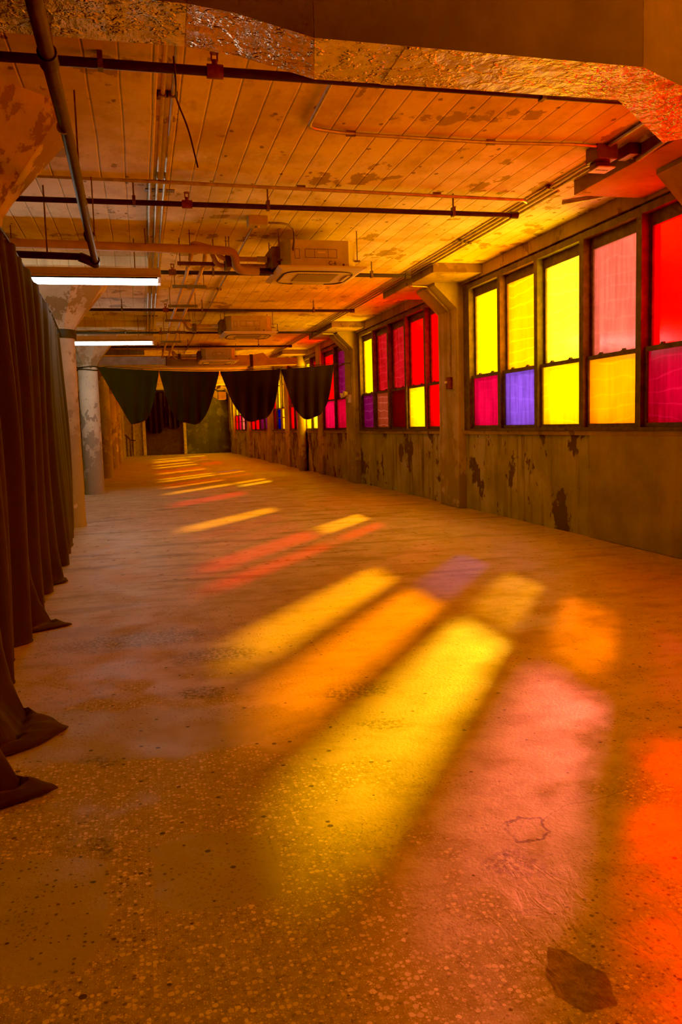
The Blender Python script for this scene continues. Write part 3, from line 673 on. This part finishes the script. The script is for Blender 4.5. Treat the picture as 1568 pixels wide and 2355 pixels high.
# ------------------------------------------------------------------ ceiling cassette units
def ac_unit(y, label, text):
    o = empty('ceiling_unit', (2.03, y + .5, 3.0), label, 'air conditioner', 'ceiling cassette units')
    x0, x1, y0, y1 = 1.59, 2.44, y + .08, y + .92; ch = .10
    poly = [(x0 + ch, y0), (x1 - ch, y0), (x1, y0 + ch), (x1, y1 - ch), (x1 - ch, y1), (x0 + ch, y1), (x0, y1 - ch), (x0, y0 + ch)]
    body = obj('body', prism(bmesh.new(), poly, 'z', 3.04, 3.33), M['ac_body'], o)
    def lines(a, b_, c, d):
        m = bmesh.new(); w = .004
        for (p0, p1, q0, q1) in ((a, b_, c, c + w), (a, b_, d - w, d), (a, a + w, c, d), (b_ - w, b_, c, d)): box(m, p0, p1, y0 - .002, y0 + .002, q0, q1)
        return m
    obj('access_cover', lines(1.85, 2.21, 3.14, 3.235), M['ac_dark'], body)
    obj('access_cover', lines(1.955, 2.11, 3.14, 3.235), M['ac_dark'], body)
    obj('access_cover', lines(1.735, 1.79, 3.13, 3.235), M['ac_dark'], body)
    obj('name_badge', B(1.99, 2.075, y0 - .004, y0, 3.193, 3.208), M['ac_panel'], body)
    obj('plug', T([(2.28, y0 - .004, 3.07), (2.28, y0, 3.07)], .012, 10), M['ac_dark'], body)
    if text:
        cu = bpy.data.curves.new('marker_text', 'FONT'); cu.body = text; cu.size = .06; cu.extrude = .0005
        tx = bpy.data.objects.new('marker_text', cu); C.objects.link(tx); cu.materials.append(M['ink'])
        tx.location = (2.11, y0 - .003, 3.068); tx.rotation_euler = (PI / 2, 0, 0)
        bpy.context.view_layer.update()
        me = bpy.data.meshes.new_from_object(tx); loc = tx.matrix_basis.copy(); bpy.data.objects.remove(tx)
        me.transform(loc); me.materials.clear(); tx = link('marker_text', me, M['ink'], body)
    # fascia: shallow tray
    a0, a1, b0, b1 = 1.54, 2.52, y, y + .98
    bm = bmesh.new()
    lv = [(0, 3.042), (0, 3.022), (.05, 3.0), (.06, 3.0)]
    rg = [[bm.verts.new(p) for p in ((a0 + d, b0 + d, z), (a1 - d, b0 + d, z), (a1 - d, b1 - d, z), (a0 + d, b1 - d, z))] for d, z in lv]
    for r0, r1 in zip(rg, rg[1:]):
        for k in range(4): bm.faces.new((r0[k], r0[(k + 1) % 4], r1[(k + 1) % 4], r1[k]))
    bm.faces.new(rg[0]); bm.faces.new(rg[-1])
    fa = obj('fascia', bm, M['ac_panel'], o)
    obj('intake_grille', B(1.80, 2.26, y + .26, y + .72, 2.992, 2.999, bev=.003), M['grille'], fa)
    bm = bmesh.new(); n = 48; cx, cy = 2.03, y + .49
    def se(t_, r): c_, s_ = math.cos(t_), math.sin(t_); return (cx + r * math.copysign(abs(c_) ** .45, c_), cy + r * math.copysign(abs(s_) ** .45, s_), 2.997)
    tube(bm, [se(2 * PI * i / n, .40) for i in range(n + 1)], .009, 6, False)
    obj('slot_ring', bm, M['ac_dark'], fa)
    for (p0, p1, q0, q1) in ((1.84, 2.22, y + .105, y + .15), (1.84, 2.22, y + .83, y + .875), (1.645, 1.69, y + .3, y + .68), (2.37, 2.415, y + .3, y + .68)):
        obj('louver', B(p0, p1, q0, q1, 2.988, 2.999, bev=.004), M['ac_panel'], fa)
    for px, py in ((1.575, y0 + .08), (2.46, y0 + .08), (1.575, y1 - .08), (2.46, y1 - .08)):
        m = T([(px, py, 3.12), (px, py, ZC - .001)], .006, 6); box(m, px - .03, px + .03, py - .02, py + .02, 3.12, 3.135)
        obj('hanger_rod', m, M['rod'], o)
    obj('service_box', B(1.50, 1.59, y + .2, y + .7, 3.06, 3.28, bev=.004), M['box'], o)
    return o
AC = [ac_unit(9.0, 'boxy ceiling cassette unit marked C-6, nearest of the row', 'C-6'),
      ac_unit(15.1, 'ceiling cassette unit marked C-3, second of the row', 'C-3'),
      ac_unit(21.2, 'ceiling cassette unit half hidden just above the hanging cloths, third of the row', '')]
# refrigerant pipes feeding the units
for k, y in enumerate((9.0, 15.1, 21.2)):
    nm = ['nearest', 'second', 'third'][k]
    o = empty('refrigerant_line', (1.2, y + .3, 3.2), 'pair of tan insulated pipes bending across to the %s ceiling unit' % nm, 'pipe', 'refrigerant lines to the units')
    for dx, dz, yy in ((0, 0, .52), (.14, -.055, .64)):
        obj('pipe', T(bend([(1.495, y + yy, 3.20 + dz), (.98 - dx * .3, y + yy, 3.20 + dz), (.90 - dx * .2, y + yy - .05, 3.30), (.66 + dx * 1.2, y + yy, 3.37), (.66 + dx * 1.2, y + yy + .35, 3.25 if k == 0 else 3.30)], .07), .027, 10), M['orange_pipe'], o, True)
    obj('valve', T([(1.38, y + .52, 3.20), (1.49, y + .52, 3.20)], .034, 10), M['ac_panel'], o, True)
    obj('clamp', B(1.02, 1.09, y + .46, y + .70, 3.10, 3.24, bev=.008), M['rod'], o)
    for dx in (1.04, 1.075): obj('rod', T([(dx, y + .58, 3.2), (dx, y + .58, ZC - .001)], .005, 6), M['rod'], o)
for i, n in enumerate(('left', 'right')):
    xx = .64 + .17 * i
    o = obj('insulated_line', T([(xx, 10.05, 3.2235), (xx + .01, 10.6, 3.2235), (xx + .0, 13.2, 3.2235), (xx - .02, 15.0, 3.2235), (xx, 18, 3.2235), (xx, 22.5, 3.2235)], .024, 10), M['orange_pipe'], None, True)
    tag(o, '%s one of two parallel tan pipes running along the ceiling beneath the crossbars' % n, 'pipe', 'long twin refrigerant pipes')
for i, y in enumerate((9.72, 11.25, 13.0, 14.7, 16.4, 18.2)):
    o = empty('trapeze_hanger', (.72, y, 3.2), ['nearest', 'second', 'third', 'fourth', 'fifth', 'sixth'][i] + ' crossbar hanger under the twin tan pipes', 'hanger', 'trapeze hangers')
    obj('bar', B(.50, .94, y - .02, y + .02, 3.16, 3.198), M['rod'], o)
    for x in (.53, .91): obj('rod', T([(x, y, 3.15), (x, y, ZC - .001)], .006, 6), M['rod'], o)

# ------------------------------------------------------------------ fluorescent lights
def light(y, x0, x1, z, label):
    o = empty('strip_light', ((x0 + x1) / 2, y, z), label, 'ceiling light', 'fluorescent strip lights')
    obj('housing', B(x0, x1, y - .11, y + .09, z + .055, z + .135, bev=.006), M['fixture'], o)
    obj('reflector', prism(bmesh.new(), [(y - .17, z + .025), (y - .11, z + .055), (y + .09, z + .055), (y + .15, z + .025), (y + .15, z + .035), (y + .085, z + .065), (y - .105, z + .065), (y - .17, z + .035)], 'x', x0, x1), M['fixture'], o)
    for dy in (-.12, .10):
        obj('tube', T([(x0 + .03, y + dy, z), (x1 - .03, y + dy, z)], .017, 12), M['tube'], o, True)
    for x in (x0 + .02, (x0 + x1) / 2 - .42, x1 - .02):
        b = bmesh.new()
        for dy in (-.12, .10): box(b, x - .018, x + .018, y + dy - .022, y + dy + .022, z - .022, z + .056)
        obj('socket', b, M['fixture'], o)
    for x in (x0 + .3, x1 - .28): obj('rod', T([(x, y, z + .13), (x, y, ZC - .001)], .006, 6), M['rod'], o)
    return o
light(9.8, -2.1, .31, 2.98, 'lit double-tube strip light, nearer, partly behind the black curtain')
light(16.4, -2.05, .33, 2.965, 'lit strip light, farther, in front of the grey column capital')

# ------------------------------------------------------------------ foil duct at the top
d = empty('foil_duct', (1, 3.6, 3.0), 'foil wrapped air duct crossing the top of the view, angled end at right', 'duct')
def duct_section(name, secs, foil='foil', par=None):
    """secs: list of (pNear, pFar, zbottom, ztop)"""
    bm = bmesh.new(); R_ = []
    for (pn, pf, zb_, zt_) in secs:
        R_.append([bm.verts.new((pn[0], pn[1], zb_)), bm.verts.new((pf[0], pf[1], zb_)), bm.verts.new((pf[0], pf[1], zt_)), bm.verts.new((pn[0], pn[1], zt_))])
    for a, b in zip(R_, R_[1:]):
        for k in range(4):
            f = bm.faces.new((a[k], a[(k + 1) % 4], b[(k + 1) % 4], b[k])); f.material_index = 1 if k == 3 else 0
    f = bm.faces.new(R_[0][::-1]); f = bm.faces.new(R_[-1])
    bmesh.ops.recalc_face_normals(bm, faces=bm.faces)
    return obj(name, bm, [M[foil], M['duct_shade']], par or d)
duct_section('straight_section', [((-2.8, 3.42), (-2.8, 3.80), 2.955, 3.34), ((.26, 3.43), (.27, 3.80), 2.952, 3.34)])
duct_section('offset_section', [((.262, 3.43), (.272, 3.80), 2.952, 3.34), ((.45, 3.425), (.5, 3.80), 2.93, 3.34), ((.76, 3.41), (.84, 3.80), 2.855, 3.34)], 'foil_reflect')
duct_section('straight_section', [((.762, 3.41), (.842, 3.80), 2.855, 3.34), ((2.26, 3.42), (2.36, 3.78), 2.85, 3.34)])
duct_section('angled_end', [((2.262, 3.42), (2.362, 3.78), 2.85, 3.34), ((3.22, 3.86), (2.92, 4.22), 2.82, 3.34)])
for x, z in ((-.05, 2.953), (1.15, 2.853)):
    obj('tape_band', B(x, x + .07, 3.425, 3.79, z - .005, z + .001), M['foil'], d)
for x in (-1.4, .4, 1.9): obj('hanger_rod', T([(x, 3.6, 3.33), (x, 3.6, ZC - .001)], .006, 6), M['rod'], d)

# ------------------------------------------------------------------ far end of the hall
o = empty('wrapped_duct', (1.5, 23, 3.2), 'long foil and paper wrapped duct behind the hanging cloths, high across the hall', 'duct')
bm = B(-1.4, .75, 22.6, 23.1, 3.02, 3.27, bev=.02); lab(obj('foil_section', bm, M['silver_duct'], o), 'silver foil section')
bm = B(.75, 3.0, 22.6, 23.1, 2.98, 3.27, bev=.02); lab(obj('paper_section', bm, M['paper_duct'], o), 'brown paper section')
obj('flare', prism(bmesh.new(), [(3.0, 2.98), (3.0, 3.27), (3.35, 3.34), (3.5, 3.2), (4.3, 3.2), (4.3, 3.02), (3.5, 3.0)], 'y', 22.65, 23.05), M['paper_duct'], o)
obj('tray', B(-1.4, 2.6, 22.2, 22.55, 2.93, 2.975), M['fixture'], o)
obj('joint_band', B(2.98, 3.06, 22.58, 23.12, 2.96, 3.29), M['strap'], o)
# dark cloths on the far wall
def far_cloth(x0, x1, zt, zb_, label):
    bm = bmesh.new(); G = []; nu = 30
    for i in range(nu + 1):
        u = i / nu; x = x0 + (x1 - x0) * u; dip = zb_ + .35 * abs(2 * u - 1) ** 3
        G.append([bm.verts.new((x, YF - .25 + .04 * math.sin(u * 22), zt + (dip - zt) * j / 6)) for j in range(7)])
    for a, b in zip(G, G[1:]):
        for k in range(6): bm.faces.new((a[k], a[k + 1], b[k + 1], b[k]))
    tag(obj('hanging_cloth', bm, M['fabric'], None, 'all'), label, 'cloth', 'black cloths on the far wall')
far_cloth(.26, 1.27, 3.3, 1.15, 'left dark cloth hung low on the far wall')
far_cloth(1.30, 2.2, 3.3, 1.4, 'right dark cloth hung low on the far wall')
tag(obj('door_1', B(.22, 2.2, YF - .06, YF - .002, 0, 2.6, bev=.01), M['hand']), 'dark double doorway in the middle of the far wall', 'door', None, 'structure')
tag(obj('post', B(.08, .24, YF - .3, YF - .14, 0, 3.0, bev=.01), M['white_post']), 'off-white post at the left side of the far dark doorway', 'post')
tag(obj('post', B(2.22, 2.36, YF - .3, YF - .14, 0, 3.0, bev=.01), M['white_post']), 'off-white post at the right side of the far dark doorway', 'post')
tag(obj('partition', B(-1.6, .08, YF - .16, YF - .08, 0, 2.7, bev=.006), M['grey_panel']), 'pale partition panel beside the stair rail at the far left', 'partition', None, 'structure')
tag(obj('post', B(-.42, -.34, YF - .24, YF - .165, 0, 2.7, bev=.006), M['white_post']), 'narrow pale post on the partition behind the stair rail', 'post')
o = empty('stair_rail', (-.8, 44.2, 0), 'dark metal stair rail sloping down at the far left', 'railing')
obj('handrail', T([(-1.15, 44.3, 1.35), (-.72, 44.3, 1.05), (-.55, 44.3, .85), (-.3, 44.3, .82)], .035, 8), M['hand'], o, True)
for x, h in ((-1.0, 1.22), (-.75, 1.05), (-.58, .86)): obj('baluster', T([(x, 44.3, 0), (x, 44.3, h)], .028, 8), M['hand'], o, True)
o = empty('hung_duct', (3.6, 40, 2.9), 'grey sloping duct with a tan box end, hung near the far corner', 'duct')
obj('sloping_section', prism(bmesh.new(), [(2.95, 3.12), (3.08, 3.42), (3.72, 3.0), (3.62, 2.72)], 'y', 39.8, 40.3), M['silver_duct'], o)
obj('box_end', B(3.66, 4.02, 39.7, 40.4, 2.70, 3.05, bev=.01), M['orange_pipe'], o)
obj('rod', T([(3.55, 40, 3.05), (3.55, 40, ZC - .001)], .01, 6), M['rod'], o)
tag(obj('downpipe', T([(4.585, 23.80, 0), (4.585, 23.80, ZC - .13)], .115, 20), M['pier'], None, True), 'thick round pipe standing against the wall under the rightmost cloth', 'pipe')

# ------------------------------------------------------------------ light
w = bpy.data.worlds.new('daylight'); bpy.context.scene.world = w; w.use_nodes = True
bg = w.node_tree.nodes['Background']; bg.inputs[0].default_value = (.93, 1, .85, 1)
wt = w.node_tree       # shaped for fill: brightened above and below, dimmed at the horizon behind the panes
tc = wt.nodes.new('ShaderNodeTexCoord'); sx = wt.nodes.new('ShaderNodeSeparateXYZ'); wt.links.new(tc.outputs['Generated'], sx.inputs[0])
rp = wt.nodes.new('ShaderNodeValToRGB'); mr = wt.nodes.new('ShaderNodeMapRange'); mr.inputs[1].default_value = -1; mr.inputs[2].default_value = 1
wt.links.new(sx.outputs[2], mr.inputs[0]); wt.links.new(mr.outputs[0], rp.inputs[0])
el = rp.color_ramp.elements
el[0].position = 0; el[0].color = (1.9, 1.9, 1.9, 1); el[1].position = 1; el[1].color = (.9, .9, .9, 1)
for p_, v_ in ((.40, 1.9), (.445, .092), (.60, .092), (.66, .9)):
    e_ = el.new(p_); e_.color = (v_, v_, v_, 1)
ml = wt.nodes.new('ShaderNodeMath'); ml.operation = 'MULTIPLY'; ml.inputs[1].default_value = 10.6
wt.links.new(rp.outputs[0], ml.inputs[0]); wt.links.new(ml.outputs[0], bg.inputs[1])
sun = bpy.data.lights.new('sun', 'SUN'); sun.energy = 16; sun.angle = math.radians(2.0); sun.color = (1, .95, .86)
so = bpy.data.objects.new('sun', sun); C.objects.link(so); so.location = (12, 18, 8)
so.rotation_euler = Vector((-1.405, -2.02, -1)).to_track_quat('-Z', 'Y').to_euler()
for a, b in [(.2, 5.5), (6.1, 11.4), (12.2, 17.55), (18.6, 23.97), (24.75, 30.12), (30.9, 36.25), (37.0, 44.5)]:
    l = bpy.data.lights.new('window_portal', 'AREA'); l.shape = 'RECTANGLE'; l.size = 2.1; l.size_y = b - a
    l.cycles.is_portal = True
    p = bpy.data.objects.new('window_portal', l); C.objects.link(p); p.location = (4.93, (a + b) / 2, 2.22)
    p.rotation_euler = (0, PI / 2, 0)      # faces -X into the hall

# ------------------------------------------------------------------ camera
F, VX, VY, ROLL, CX, CY = 1890.353, 324.278, 991.586, .029, 784.0, 1177.5
a = Vector((VX - CX, VY - CY, F)); fy = a.normalized()
dd = Vector((1, -ROLL, 0)); tt = -(a.dot(fy)) / dd.dot(fy); fx = (a + dd * tt).normalized()
if fx.x < 0: fx = -fx
fz = fx.cross(fy)
if fz.y > 0: fz = -fz
rows = (fx, fy, fz)
cam = bpy.data.cameras.new('camera'); cam.sensor_fit = 'VERTICAL'; cam.sensor_height = 36; cam.lens = 36 * F / 2355
cam.clip_start = .05; cam.clip_end = 200
co = bpy.data.objects.new('camera', cam); C.objects.link(co)
R3 = Matrix([[r.x, -r.y, -r.z] for r in rows])
co.matrix_world = Matrix.Translation((0, 0, 1.3)) @ R3.to_4x4()
sc = bpy.context.scene; sc.camera = co
sc.view_settings.view_transform = 'Standard'; sc.view_settings.look = 'None'
sc.view_settings.exposure = 0.5; sc.view_settings.gamma = 1.19
vs = sc.view_settings; vs.use_curve_mapping = True; vs.curve_mapping.black_level = (.0013, .0011, .0030); vs.curve_mapping.update()
cy = sc.cycles
cy.use_denoising = True; cy.use_adaptive_sampling = True; cy.adaptive_threshold = .04; cy.adaptive_min_samples = 16
cy.max_bounces = 7; cy.diffuse_bounces = 4; cy.glossy_bounces = 3; cy.transparent_max_bounces = 12
cy.caustics_reflective = False; cy.sample_clamp_indirect = 6.0
